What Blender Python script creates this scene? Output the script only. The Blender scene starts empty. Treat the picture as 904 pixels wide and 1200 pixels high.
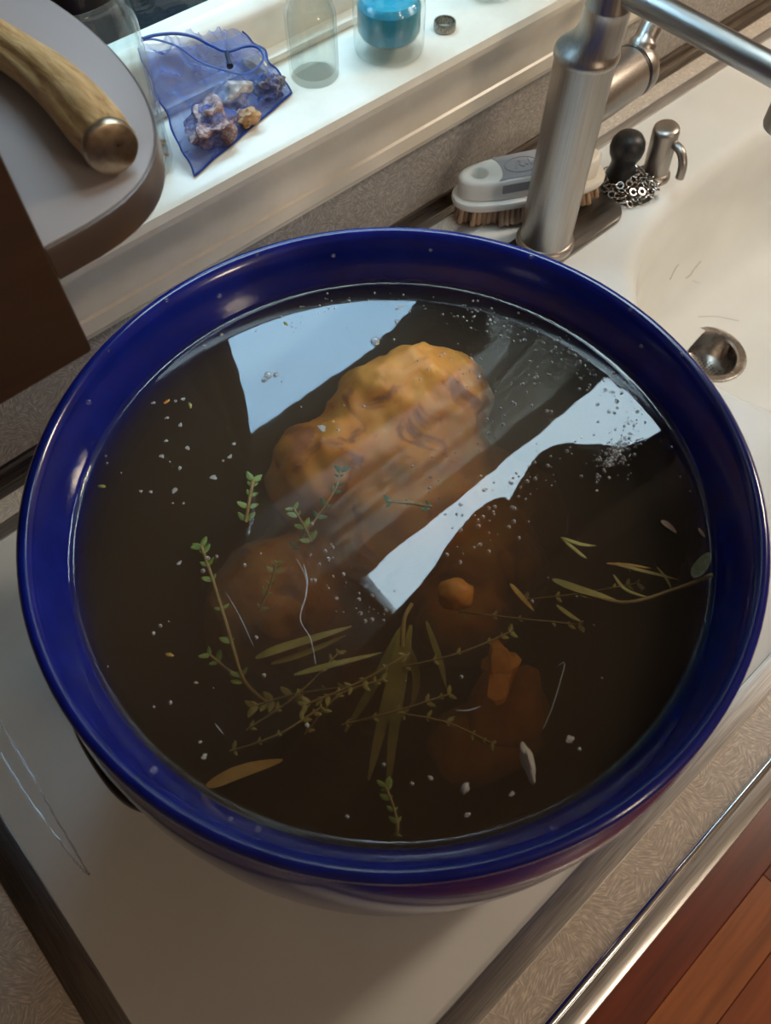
import bpy, bmesh, math, random
from mathutils import Vector, Matrix, noise
random.seed(7)
PI = math.pi
scene = bpy.context.scene
C = scene.collection

# ---------------------------------------------------------------- camera, sky, exposure
cam_data = bpy.data.cameras.new('camera')
cam = bpy.data.objects.new('camera', cam_data); C.objects.link(cam)
right, up, back = (0.741958, -0.670437, 0.00352), (0.579436, 0.643873, 0.499681), (-0.337272, -0.368703, 0.866202)
m = Matrix((right, up, back)).transposed().to_4x4()
m.translation = Vector((0, 0, .66))
cam.matrix_world = m
cam_data.sensor_fit = 'VERTICAL'; cam_data.sensor_height = 36; cam_data.lens = 925.05 / 1200 * 36
cam_data.clip_start = .01
cam_data.dof.use_dof = True; cam_data.dof.focus_distance = .6; cam_data.dof.aperture_fstop = 12
scene.camera = cam

SKY = 6.0
FLUO = 4.9
ROOM = 38.0
FRONT_FILL = 10.0
world = bpy.data.worlds.new('sky'); scene.world = world; world.use_nodes = True
bg = world.node_tree.nodes['Background']
bg.inputs['Color'].default_value = (.46, .75, 1.0, 1); bg.inputs['Strength'].default_value = SKY
vs = scene.view_settings
vs.view_transform = 'Standard'; vs.look = 'None'; vs.gamma = 1; vs.use_curve_mapping = False
vs.exposure = 1.47

# ---------------------------------------------------------------- material helpers
MATS = {}
def mat(name, col, rough=.5, metal=0., **kw):
    if name in MATS: return MATS[name]
    ma = bpy.data.materials.new(name); ma.use_nodes = True
    b = ma.node_tree.nodes['Principled BSDF']
    b.inputs['Base Color'].default_value = (*col, 1)
    b.inputs['Roughness'].default_value = rough
    b.inputs['Metallic'].default_value = metal
    for k, v in kw.items():
        b.inputs[k.replace('_', ' ')].default_value = v
    MATS[name] = ma
    return ma
def nt(ma): return ma.node_tree.nodes, ma.node_tree.links, ma.node_tree.nodes['Principled BSDF']
def coords(n, l, scale=(1, 1, 1), rot=(0, 0, 0)):
    t = n.new('ShaderNodeTexCoord'); mp = n.new('ShaderNodeMapping')
    mp.inputs['Scale'].default_value = scale; mp.inputs['Rotation'].default_value = rot
    l.new(t.outputs['Object'], mp.inputs['Vector']); return mp.outputs['Vector']
def ramp(n, l, fac, stops):
    r = n.new('ShaderNodeValToRGB'); e = r.color_ramp.elements
    while len(e) < len(stops): e.new(.5)
    for i, (p, c) in enumerate(stops):
        e[i].position = p; e[i].color = (*c, 1)
    l.new(fac, r.inputs['Fac']); return r.outputs['Color']
def noisy(name, stops, scale=(20, 20, 20), detail=4, rough=.5, metal=0., bump=0., nrough=.55, dist=0., **kw):
    if name in MATS: return MATS[name]
    ma = mat(name, stops[0][1], rough, metal, **kw); n, l, b = nt(ma)
    v = coords(n, l, scale); t = n.new('ShaderNodeTexNoise')
    t.inputs['Scale'].default_value = 1; t.inputs['Detail'].default_value = detail; t.inputs['Roughness'].default_value = nrough
    t.inputs['Distortion'].default_value = dist
    l.new(v, t.inputs['Vector'])
    l.new(ramp(n, l, t.outputs['Fac'], stops), b.inputs['Base Color'])
    if bump:
        bp = n.new('ShaderNodeBump'); bp.inputs['Strength'].default_value = bump; bp.inputs['Distance'].default_value = .001
        l.new(t.outputs['Fac'], bp.inputs['Height']); l.new(bp.outputs['Normal'], b.inputs['Normal'])
    return ma
def laminate(name, lo, mid, hi, axis, rough=.45):
    """feathery crystal-pattern laminate: streaks that turn from cell to cell"""
    ma = mat(name, mid, rough); n, l, b = nt(ma)
    rot = (0, 0, 0) if axis == 'Z' else (PI / 2, 0, 0)
    v = coords(n, l, (1, 1, 1), rot)
    nz = n.new('ShaderNodeTexNoise'); nz.inputs['Scale'].default_value = 60; l.new(v, nz.inputs['Vector'])
    ad = n.new('ShaderNodeMixRGB'); ad.blend_type = 'ADD'; ad.inputs['Fac'].default_value = .012
    l.new(v, ad.inputs['Color1']); l.new(nz.outputs['Color'], ad.inputs['Color2'])
    vo = n.new('ShaderNodeTexVoronoi'); vo.inputs['Scale'].default_value = 62; l.new(ad.outputs['Color'], vo.inputs['Vector'])
    sp = n.new('ShaderNodeSeparateColor'); l.new(vo.outputs['Color'], sp.inputs['Color'])
    mu = n.new('ShaderNodeMath'); mu.operation = 'MULTIPLY'; mu.inputs[1].default_value = 6.28; l.new(sp.outputs['Red'], mu.inputs[0])
    vr = n.new('ShaderNodeVectorRotate'); vr.rotation_type = 'Z_AXIS'
    l.new(v, vr.inputs['Vector']); l.new(mu.outputs[0], vr.inputs['Angle'])
    mp = n.new('ShaderNodeMapping'); mp.inputs['Scale'].default_value = (720, 125, 300); l.new(vr.outputs['Vector'], mp.inputs['Vector'])
    t = n.new('ShaderNodeTexNoise'); t.inputs['Scale'].default_value = 1; t.inputs['Detail'].default_value = 2; l.new(mp.outputs['Vector'], t.inputs['Vector'])
    l.new(ramp(n, l, t.outputs['Fac'], [(.3, lo), (.5, mid), (.68, hi)]), b.inputs['Base Color'])
    bp = n.new('ShaderNodeBump'); bp.inputs['Strength'].default_value = .25; bp.inputs['Distance'].default_value = .0005
    l.new(t.outputs['Fac'], bp.inputs['Height']); l.new(bp.outputs['Normal'], b.inputs['Normal'])
    return ma
def brushed(name, col, rough, stretch, bump=.15, var=.15):
    ma = mat(name, col, rough, 1.); n, l, b = nt(ma)
    v = coords(n, l, stretch); t = n.new('ShaderNodeTexNoise'); t.inputs['Scale'].default_value = 1; t.inputs['Detail'].default_value = 3
    l.new(v, t.inputs['Vector'])
    lo = tuple(c * (1 - var) for c in col); hi = tuple(min(1, c * (1 + var)) for c in col)
    l.new(ramp(n, l, t.outputs['Fac'], [(.3, lo), (.7, hi)]), b.inputs['Base Color'])
    mr = n.new('ShaderNodeMapRange'); mr.inputs['To Min'].default_value = rough - .08; mr.inputs['To Max'].default_value = rough + .12
    l.new(t.outputs['Fac'], mr.inputs['Value']); l.new(mr.outputs[0], b.inputs['Roughness'])
    bp = n.new('ShaderNodeBump'); bp.inputs['Strength'].default_value = bump; bp.inputs['Distance'].default_value = .0003
    l.new(t.outputs['Fac'], bp.inputs['Height']); l.new(bp.outputs['Normal'], b.inputs['Normal'])
    return ma
def fresnel2(n, l, ior):
    """same mirror share from both sides of a face (rays pass these surfaces unbent)"""
    fr = n.new('ShaderNodeFresnel'); g = n.new('ShaderNodeNewGeometry'); mr = n.new('ShaderNodeMapRange')
    mr.inputs['To Min'].default_value = ior; mr.inputs['To Max'].default_value = 1 / ior
    l.new(g.outputs['Backfacing'], mr.inputs['Value']); l.new(mr.outputs[0], fr.inputs['IOR']); return fr
def thin_glass(name, tint=(1, 1, 1), ior=1.5, alpha=0., col=(1, 1, 1), rough=.02):
    """clear or tinted sheet: fresnel mirror over see-through, with an optional share of dyed diffuse"""
    ma = bpy.data.materials.new(name); ma.use_nodes = True
    n, l = ma.node_tree.nodes, ma.node_tree.links; n.clear()
    out = n.new('ShaderNodeOutputMaterial'); tr = n.new('ShaderNodeBsdfTransparent'); gl = n.new('ShaderNodeBsdfGlossy')
    tr.inputs['Color'].default_value = (*tint, 1); gl.inputs['Roughness'].default_value = rough
    fr = fresnel2(n, l, ior)
    mx = n.new('ShaderNodeMixShader'); l.new(fr.outputs[0], mx.inputs[0]); l.new(gl.outputs[0], mx.inputs[2])
    if alpha > 0:
        df = n.new('ShaderNodeBsdfDiffuse'); df.inputs['Color'].default_value = (*col, 1)
        m2 = n.new('ShaderNodeMixShader'); m2.inputs[0].default_value = alpha
        l.new(tr.outputs[0], m2.inputs[1]); l.new(df.outputs[0], m2.inputs[2]); l.new(m2.outputs[0], mx.inputs[1])
    else: l.new(tr.outputs[0], mx.inputs[1])
    l.new(mx.outputs[0], out.inputs['Surface']); MATS[name] = ma
    return ma
def emit(name, col, s):
    ma = bpy.data.materials.new(name); ma.use_nodes = True
    b = ma.node_tree.nodes['Principled BSDF']; b.inputs['Base Color'].default_value = (.8, .8, .8, 1)
    b.inputs['Emission Color'].default_value = (*col, 1); b.inputs['Emission Strength'].default_value = s
    return ma

# ---------------------------------------------------------------- mesh helpers
OFF = {}
class MB:
    def __init__(s): s.v = []; s.f = []
    def add(s, vs_, fs):
        k = len(s.v); s.v += [tuple(p) for p in vs_]; s.f += [tuple(i + k for i in q) for q in fs]; return s
    def box(s, x0, x1, y0, y1, z0, z1, bev=0.):
        if bev <= 0:
            return s.add([(x, y, z) for z in (z0, z1) for y in (y0, y1) for x in (x0, x1)],
                         [(0, 2, 3, 1), (4, 5, 7, 6), (0, 1, 5, 4), (2, 6, 7, 3), (0, 4, 6, 2), (1, 3, 7, 5)])
        bm = bmesh.new(); bmesh.ops.create_cube(bm, size=1)
        for v in bm.verts: v.co = Vector(((x0 + x1) / 2 + v.co.x * (x1 - x0), (y0 + y1) / 2 + v.co.y * (y1 - y0), (z0 + z1) / 2 + v.co.z * (z1 - z0)))
        bmesh.ops.bevel(bm, geom=bm.edges[:], offset=bev, segments=2, affect='EDGES', profile=.5)
        bm.verts.index_update()
        s.add([v.co for v in bm.verts], [[v.index for v in f.verts] for f in bm.faces]); bm.free(); return s
    def lathe(s, prof, c=(0, 0, 0), seg=48, axis=None, closed=False):
        """prof: (r, h) pairs; axis: direction of h (default +Z)"""
        q = Vector((0, 0, 1)).rotation_difference(Vector(axis).normalized()) if axis else None
        V = []; F = []; rows = []
        for r, h in prof:
            if r < 1e-6: rows.append([len(V)]); V.append(Vector((0, 0, h)))
            else:
                rows.append(list(range(len(V), len(V) + seg)))
                V += [Vector((r * math.cos(2 * PI * i / seg), r * math.sin(2 * PI * i / seg), h)) for i in range(seg)]
        pairs = list(zip(rows, rows[1:])) + ([(rows[-1], rows[0])] if closed else [])
        for a, b in pairs:
            for i in range(seg):
                j = (i + 1) % seg
                if len(a) == 1 and len(b) == 1: break
                if len(a) == 1: F.append((a[0], b[j], b[i]))
                elif len(b) == 1: F.append((a[i], a[j], b[0]))
                else: F.append((a[i], a[j], b[j], b[i]))
        V = [(q @ v if q else v) + Vector(c) for v in V]
        return s.add(V, F)
    def tube(s, pts, rad, seg=8, caps=True, flat=1., upv=(0, 0, 1)):
        pts = [Vector(p) for p in pts]; n = len(pts)
        if not hasattr(rad, '__len__'): rad = [rad] * n
        V = []; F = []; prev = None
        for i, p in enumerate(pts):
            t = (pts[min(i + 1, n - 1)] - pts[max(i - 1, 0)]).normalized()
            u = Vector(upv) if prev is None else prev
            u = u - t * u.dot(t)
            if u.length < 1e-4: u = Vector((1, 0, 0)) - t * t.x
            u.normalize(); prev = u; w = t.cross(u)
            V += [p + (u * math.sin(2 * PI * k / seg) * flat + w * math.cos(2 * PI * k / seg)) * rad[i] for k in range(seg)]
        for i in range(n - 1):
            for k in range(seg):
                j = (k + 1) % seg; F.append((i * seg + k, i * seg + j, (i + 1) * seg + j, (i + 1) * seg + k))
        if caps: F.append(tuple(range(seg))[::-1]); F.append(tuple(range((n - 1) * seg, n * seg)))
        return s.add(V, F)
    def torus(s, c, R_, r, nrm=(0, 0, 1), seg=24, ss=8, zs=1.):
        return s.lathe([(R_ + r * math.cos(2 * PI * k / ss), zs * r * math.sin(2 * PI * k / ss)) for k in range(ss)], c, seg, nrm, closed=True)
    def prism(s, loop, z0, z1, bev=0.):
        """vertical prism over a 2-D loop, top and bottom edges rounded by bev"""
        n = len(loop); cx = sum(p[0] for p in loop) / n; cy = sum(p[1] for p in loop) / n
        def ins(d):
            out = []
            for p in loop:
                v = Vector((p[0] - cx, p[1] - cy)); L = v.length; v *= max(0, (L - d)) / L; out.append((cx + v.x, cy + v.y))
            return out
        rows = [(bev, z0), (bev * .3, z0 + bev * .3), (0, z0 + bev), (0, z1 - bev), (bev * .3, z1 - bev * .3), (bev, z1)] if bev else [(0, z0), (0, z1)]
        V = []; F = []
        for d, z in rows: V += [(x, y, z) for x, y in ins(d)]
        for r in range(len(rows) - 1):
            for i in range(n):
                j = (i + 1) % n; F.append((r * n + i, r * n + j, (r + 1) * n + j, (r + 1) * n + i))
        F.append(tuple(range(n))[::-1]); F.append(tuple(range((len(rows) - 1) * n, len(rows) * n)))
        return s.add(V, F)
    def sphere(s, c, r, sub=2, sc=(1, 1, 1), rot=None):
        bm = bmesh.new(); bmesh.ops.create_icosphere(bm, subdivisions=sub, radius=r); bm.verts.index_update()
        V = []
        for v in bm.verts:
            p = Vector((v.co.x * sc[0], v.co.y * sc[1], v.co.z * sc[2]))
            if rot is not None: p = rot @ p
            V.append(p + Vector(c))
        F = [[v.index for v in f.verts] for f in bm.faces]; bm.free(); return s.add(V, F)
    def build(s, name, ma, parent=None, origin=None, smooth=True, angle=40):
        o = Vector(OFF[parent.name]) if parent else Vector(origin or (0, 0, 0))
        me = bpy.data.meshes.new(name)
        me.from_pydata([tuple(Vector(p) - o) for p in s.v], [], s.f)
        bm = bmesh.new(); bm.from_mesh(me); bmesh.ops.recalc_face_normals(bm, faces=bm.faces); bm.to_mesh(me); bm.free()
        if smooth:
            me.polygons.foreach_set('use_smooth', [True] * len(me.polygons))
            try: me.set_sharp_from_angle(angle=math.radians(angle))
            except Exception: pass
        me.materials.append(ma)
        ob = bpy.data.objects.new(name, me); C.objects.link(ob)
        if parent: ob.parent = parent
        else: ob.location = o
        OFF[ob.name] = tuple(o)
        return ob
def empty(name, loc):
    o = bpy.data.objects.new(name, None); C.objects.link(o); o.location = loc; o.empty_display_size = .02
    OFF[o.name] = tuple(loc); return o
def tag(o, label=None, cat=None, group=None, kind=None):
    if label: o['label'] = label
    if cat: o['category'] = cat
    if group: o['group'] = group
    if kind: o['kind'] = kind
    return o
def spline(pts, n=8):
    P = [Vector(p) for p in pts]; out = []
    for i in range(len(P) - 1):
        a = P[max(i - 1, 0)]; b = P[i]; c = P[i + 1]; d = P[min(i + 2, len(P) - 1)]
        for k in range(n):
            t = k / n
            out.append(.5 * ((2 * b) + (c - a) * t + (2 * a - 5 * b + 4 * c - d) * t * t + (3 * b - a - 3 * c + d) * t ** 3))
    out.append(P[-1]); return out
def stadium(cx, cy, hl, hw, ang=0, n=16, power=None):
    """outline of an oblong with round ends (hl, hw: half length, half width)"""
    L = []
    for k in range(n + 1):
        a = -PI / 2 + PI * k / n; L.append((hl - hw + hw * math.cos(a), hw * math.sin(a)))
    for k in range(n + 1):
        a = PI / 2 + PI * k / n; L.append((-hl + hw + hw * math.cos(a), hw * math.sin(a)))
    c, s_ = math.cos(ang), math.sin(ang)
    return [(cx + x * c - y * s_, cy + x * s_ + y * c) for x, y in L]

# ---------------------------------------------------------------- materials
cream = noisy('cream_gloss_paint', [(.35, (.76, .69, .56)), (.65, (.82, .75, .62))], (30, 30, 30), 3, .3, bump=.06)
wallp = mat('brown_wall_paint', (.27, .215, .165), .7)
lam_back = laminate('grey_laminate', (.24, .215, .19), (.33, .30, .27), (.52, .485, .44), 'Y', .4)
lam_top = laminate('beige_laminate', (.46, .39, .32), (.58, .49, .40), (.80, .70, .58), 'Z', .4)
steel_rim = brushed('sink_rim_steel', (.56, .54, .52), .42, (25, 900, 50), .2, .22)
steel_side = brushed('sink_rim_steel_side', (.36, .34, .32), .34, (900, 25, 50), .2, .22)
steel_edge = brushed('edge_aluminium', (.60, .59, .58), .3, (20, 700, 700), .25, .12)
chrome = mat('polished_bead', (.75, .77, .80), .12, 1.)
brown = noisy('dark_brown_cabinet', [(.3, (.050, .026, .016)), (.7, (.068, .036, .023))], (15, 15, 90), 3, .42)
enamel_white = noisy('white_sink_enamel', [(.3, (.74, .72, .66)), (.7, (.80, .78, .73))], (9, 9, 9), 3, .16)
blue_enamel = noisy('cobalt_enamel', [(.3, (.003, .011, .19)), (.7, (.006, .017, .26))], (40, 40, 40), 2, .16, Coat_Weight=.3, Coat_Roughness=.06)
nickel = brushed('brushed_nickel', (.42, .38, .34), .34, (500, 500, 15), .08, .10)
dark_metal = mat('dark_nickel', (.22, .20, .18), .35, 1.)
black_rubber = noisy('black_rubber', [(.4, (.010, .010, .011)), (.6, (.020, .020, .021))], (300, 300, 300), 3, .42, bump=.1)
clear = thin_glass('clear_glass', (.965, .98, .97), 1.55, .015, (.8, .85, .82))

# ================================================================ the room
def struct(o): o['kind'] = 'structure'; return o
WALL_Y = .565
wb = struct(MB().box(-1.8, .165, WALL_Y, .67, -.91, 1.5).box(.725, 3., WALL_Y, .67, -.91, 1.5)
            .box(.165, .725, WALL_Y, .67, -.91, .198).box(.165, .725, WALL_Y, .67, .88, 1.5).build('wall_back', wallp, smooth=False))
MB().box(-1.8, 3., .5605, .566, .0, .112).build('backsplash', lam_back, wb, smooth=False)
# metal cove strip along the backsplash foot, its dark reflections put into the colour
def extrude_x(prof, x0, x1):
    n = len(prof); b = MB()
    V = [(x0, y, z) for y, z in prof] + [(x1, y, z) for y, z in prof]
    F = [(i, (i + 1) % n, n + (i + 1) % n, n + i) for i in range(n)] + [tuple(range(n))[::-1], tuple(range(n, 2 * n))]
    return b.add(V, F)
extrude_x([(.5615, .0), (.5415, .0), (.5410, .0018), (.5445, .0026), (.5500, .0042), (.5540, .0075), (.5570, .0125), (.5580, .0165), (.5595, .0185), (.5615, .0185)], -1.8, 3.).build('cove_strip', brushed('cove_dark_reflection', (.20, .175, .15), .28, (20, 700, 700), .15, .2), wb, angle=20)
struct(MB().box(-1.85, -1.8, -2.6, .72, -.91, 1.5).build('wall_left', wallp, smooth=False))
struct(MB().box(3., 3.05, -2.6, .72, -.91, 1.5).build('wall_right', wallp, smooth=False))
struct(MB().box(-1.85, 3.05, -2.65, -2.6, -.91, 1.5).build('wall_front', wallp, smooth=False))
ce = struct(MB().box(-1.85, 3.05, -2.65, .72, 1.5, 1.55).build('ceiling', mat('ceiling_white', (.45, .42, .38), .8), smooth=False))
MB().box(-1.8, 3., .28, WALL_Y, 1.12, 1.5).build('soffit', wallp, ce, smooth=False)
extrude_x([(.566, 1.12), (.505, 1.12), (.505, 1.104), (.512, 1.099), (.524, 1.094), (.524, 1.082), (.538, 1.076), (.544, 1.062), (.550, 1.060), (.550, 1.044), (.558, 1.038), (.560, 1.026), (.566, 1.026)], -1.8, 3.).build('crown_moulding', cream, ce)

# floor of reddish-brown planks
fl = struct(MB().box(-1.85, 3.05, -2.65, .72, -.95, -.918).build('floor', mat('floor_gap_dark', (.03, .012, .006), .6), smooth=False))
def plank_mat(i, base):
    ma = mat('plank_wood_%d' % i, base, .33, Coat_Weight=.25, Coat_Roughness=.2); n, l, b = nt(ma)
    v = coords(n, l, (4, 60, 60)); t = n.new('ShaderNodeTexNoise'); t.inputs['Scale'].default_value = 1; t.inputs['Detail'].default_value = 5
    l.new(v, t.inputs['Vector'])
    l.new(ramp(n, l, t.outputs['Fac'], [(.25, tuple(c * .6 for c in base)), (.5, base), (.75, tuple(c * 1.35 for c in base))]), b.inputs['Base Color'])
    return ma
pms = [plank_mat(0, (.165, .030, .010)), plank_mat(1, (.38, .115, .032)), plank_mat(2, (.20, .042, .013)), plank_mat(3, (.27, .068, .020))]
pw = .081
plank_cache = {}
def plank(x0, x1, y1, mi):
    L = round(x1 - x0, 3)
    key = (L, mi)
    if key not in plank_cache:
        b = MB().box(0, L - .0012, 0, pw - .0012, 0, .0085, .0008)
        me_o = b.build('plank', pms[mi], smooth=False); plank_cache[key] = me_o.data; o = me_o
    else:
        o = bpy.data.objects.new('plank', plank_cache[key]); C.objects.link(o)
    o.parent = fl; o.location = (x0, y1 - pw, -.9185)
for r in range(-16, 6):
    ytop = -.355 + pw * r
    xs = [-.65, .613, 1.5] if r == 0 else [x + ((r * 37) % 11) * .07 for x in (-1.3, -.35, .6, 1.55)]
    ends = xs[1:] + [xs[-1] + .95]
    for k, (a, b_) in enumerate(zip(xs, ends)):
        mi = [1, 0, 2][k] if r == 0 else ((0 if k % 2 else 2) if r in (1, 2) else (r * 3 + k * 5) % 4)
        if r == -1: mi = (0, 3, 0, 2)[k]
        plank(a, b_, ytop, mi)

# window: stool and apron, sash, pane, jambs, casing
silm = extrude_x([(.628, .225), (.522, .225), (.5165, .2225), (.5145, .2155), (.5160, .2085), (.5215, .2045), (.5310, .2035), (.5330, .1970), (.5360, .1925),
    (.5430, .1885), (.5475, .1830), (.5485, .1800), (.5485, .1370), (.5462, .1350), (.5455, .1210), (.5465, .1190), (.5515, .1150), (.5530, .1090), (.5565, .1060), (.566, .1060), (.566, .199), (.628, .199)], .1655, .7245)
SP = [(.5648, .225), (.522, .225), (.5165, .2225), (.5145, .2155), (.5160, .2085), (.5215, .2045), (.5310, .2035), (.5330, .1970), (.5360, .1925),
    (.5430, .1885), (.5475, .1830), (.5485, .1800), (.5485, .1370), (.5462, .1350), (.5455, .1210), (.5465, .1190), (.5515, .1150), (.5530, .1090), (.5565, .1060), (.5648, .1060)]
for xa, xb in ((-.10, .1655), (.7245, 1.34)):
    e_ = extrude_x(SP, xa, xb); silm.add(e_.v, e_.f)
sill = struct(silm.build('trim_1', cream, angle=25))
win = empty('window_1', (.65, .64, .225)); struct(win)
MB().box(.165, .725, .616, .632, .2255, .2330, .002).build('stop', cream, win)
extrude_x([(.632, .2255), (.632, .262), (.634, .2665), (.646, .2745), (.665, .2745), (.665, .2255)], .165, .725).build('bottom_rail', cream, win)
MB().box(.165, .20, .632, .665, .275, .865, .003).build('stile', cream, win)
MB().box(.69, .725, .632, .665, .275, .865, .003).build('stile', cream, win)
MB().box(.165, .725, .632, .665, .865, .8795, .003).build('head_rail', cream, win)
pane_m = thin_glass('window_pane', (.93, .95, .96), 1.5)
MB().box(.20, .69, .650, .654, .2745, .865).build('pane', pane_m, win, smooth=False)
MB().box(.12, .165, .548, .566, .225, .93, .003).build('casing', cream, win)
MB().box(.725, .775, .548, .566, .225, .93, .003).build('casing', cream, win)
extrude_x([(.566, .882), (.548, .882), (.546, .886), (.548, .905), (.544, .915), (.540, .945), (.544, .952), (.566, .952)], .12, .775).build('head_casing', cream, win)
# dark ground beyond the window
gnd = MB().box(-6, 8, .8, 14, -.7, -.6).build('ground', noisy('dark_wet_soil', [(.3, (.003, .004, .006)), (.7, (.008, .010, .013))], (3, 3, 3), 5, .9), smooth=False)
struct(gnd)
# added unseen outside: overhead eave and upright leafy screen, limiting sky light
struct(MB().box(-2.2, 3.4, .67, 1.02, 1.42, 1.50).build('sky_lid', mat('sky_lid_board', (.20, .19, .18), .7), smooth=False))
hv = []; hf = []; nu, nv = 60, 24
for j in range(nv + 1):
    for i in range(nu + 1):
        x = -3 + 7.5 * i / nu; z = -.6 + 2.46 * j / nv
        hv.append((x, 1.70 + .12 * noise.noise(Vector((x * 3, z * 3, 0))) + .05 * noise.noise(Vector((x * 9, z * 9, 2))), z + (.05 * noise.noise(Vector((x * 4, 5, 1))) if j == nv else 0)))
for j in range(nv):
    for i in range(nu): a = j * (nu + 1) + i; hf.append((a, a + 1, a + nu + 2, a + nu + 1))
hd = MB().add(hv, hf).build('sky_screen', noisy('dark_sky_screen', [(.3, (.003, .005, .005)), (.7, (.008, .012, .010))], (14, 14, 14), 4, .9), origin=(.6, 1.9, -.6))
md = hd.modifiers.new('depth', 'SOLIDIFY'); md.thickness = .5; md.offset = -1
tag(hd, 'added dark leafy screen outside the window, limiting sky light', 'sky_screen')

# wall cabinet with rounded end shelf
cabx = .0685
cab = empty('wall_cabinet', (-.2, .42, .373)); tag(cab, 'dark brown wall cabinet with a rounded open end shelf beside the window', 'cabinet')
MB().box(-.62, cabx, .299, WALL_Y - .001, .373, 1.119, .002).build('body', brown, cab)
MB().box(-.27, cabx - .0006, .280, .298, .373, 1.119, .0022).build('door', brown, cab)
MB().box(-.62, -.273, .280, .298, .373, 1.119, .0022).build('door', brown, cab)
# half-round end shelf: blunt front corner swelling out to its fullest at mid depth
loop = [(cabx, .2835)] + [(cabx + .1005 * math.sin(PI * t) ** .62, .4225 - .139 * math.cos(PI * t)) for t in [k / 40 for k in range(1, 40)]] + [(cabx, .5615)]
shelf_brown = noisy('shelf_brown_laminate', [(.3, (.085, .058, .047)), (.7, (.105, .073, .060))], (12, 12, 60), 3, .38, Coat_Weight=.7, Coat_Roughness=.32)
es = MB().prism(loop, .4145, .4316, .0012).build('end_shelf', shelf_brown, cab, angle=30)
MB().prism([(cabx + (x - cabx) * .985, .4225 + (y - .4225) * .99) for x, y in loop], .4312, .4325, .0003).build('glare_sheet', mat('shelf_glare_grey', (.42, .385, .385), .35), es, angle=30)  # thin grey sheet: glare on the brown shelf put into its colour

# scalloped valance board between the cabinets, in front of the lamp
vx = [(.07, .90), (.14, .865), (.22, .83), (.30, .803), (.34, .774), (.368, .718), (.42, .706), (.460, .732), (.477, .760), (.486, .722), (.519, .690), (.575, .722), (.631, .784), (.70, .86), (.767, .93), (.84, .975), (.90, .985)]
vp = vx + [(1.8 - x, z) for x, z in reversed(vx[:-1])]
vp = [(p.x, p.y) for p in spline([(x, z, 0) for x, z in vp], 3)]
V = []; F = []
for x, z in vp: V += [(x, .262, z), (x, .262, 1.119), (x, .280, 1.119), (x, .280, z)]
for i in range(len(vp) - 1):
    for k in range(4): F.append((4 * i + k, 4 * i + (k + 1) % 4, 4 * i + 4 + (k + 1) % 4, 4 * i + 4 + k))
F += [(0, 1, 2, 3), tuple(4 * (len(vp) - 1) + k for k in (3, 2, 1, 0))]
tag(MB().add(V, F).build('valance', brown, origin=(.9, .27, 1.1)), 'dark brown scalloped wooden valance board above the sink', 'valance')

# fluorescent lamp under the soffit
lamp = empty('fluorescent_lamp', (.65, .38, 1.12)); tag(lamp, 'white fluorescent lamp fixed under the soffit above the sink', 'lamp')
MB().box(.35, .95, .302, .452, 1.098, 1.1195, .003).build('housing', mat('lamp_white', (.7, .7, .7), .4), lamp)
MB().box(.362, .938, .310, .444, 1.066, 1.0975, .010).build('diffuser', emit('cool_white_tube', (.66, .88, 1.0), FLUO), lamp)
# round ceiling lamp of the room, out of view to the right
rl = empty('ceiling_lamp', (2.05, -.3, 1.5)); tag(rl, 'round warm ceiling lamp near the right wall', 'lamp')
MB().lathe([(0, 0), (.17, 0), (.17, -.02), (.165, -.025), (0, -.025)], (2.05, -.3, 1.4995), 40).build('base', mat('lamp_white', (.7, .7, .7)), rl)
MB().lathe([(.16, -.0255), (.15, -.05), (.11, -.075), (.05, -.088), (0, -.09)], (2.05, -.3, 1.4995), 40).build('shade', emit('warm_bulb_shade', (1.0, .85, .68), ROOM), rl)
# added warm fill globe behind the camera, low enough to brighten the apron
pl_ = empty('front_fill_globe', (.45, -2.0, 1.5)); tag(pl_, 'added warm globe fill light hanging out of view across the kitchen', 'lamp')
MB().lathe([(0, 1.4995), (.05, 1.4995), (.05, 1.48), (.012, 1.47), (.004, 1.46), (.004, 1.165), (0, 1.165)], (.45, -2.0, 0), 24).build('cord', mat('fill_cord', (.05, .05, .05), .5), pl_)
MB().sphere((.45, -2.0, 1.0), .16, 3).build('globe', emit('warm_fill_globe', (1.0, .82, .62), FRONT_FILL), pl_)

# curtain drawn aside at the left of the window
V = []; F = []; nx, nz = 40, 30
for j in range(nz + 1):
    z = .47 + .405 * j / nz
    xe = .288 + .010 * math.sin((z - .5) * 11) - .012 * max(0, (z - .8) / .08)
    for i in range(nx + 1):
        s = i / nx
        V.append((.172 + (xe - .172) * s, .592 + .009 * math.sin(s * 26) * (.5 + .5 * (1 - j / nz)), z))
for j in range(nz):
    for i in range(nx): a = j * (nx + 1) + i; F.append((a, a + 1, a + nx + 2, a + nx + 1))
cu = MB().add(V, F).build('curtain', noisy('dark_brown_cloth', [(.3, (.05, .034, .026)), (.7, (.075, .052, .040))], (200, 200, 200), 3, .9), origin=(.23, .592, .47))
so = cu.modifiers.new('thickness', 'SOLIDIFY'); so.thickness = .0015
tag(cu, 'dark brown curtain gathered at the side of the window', 'curtain')

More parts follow.
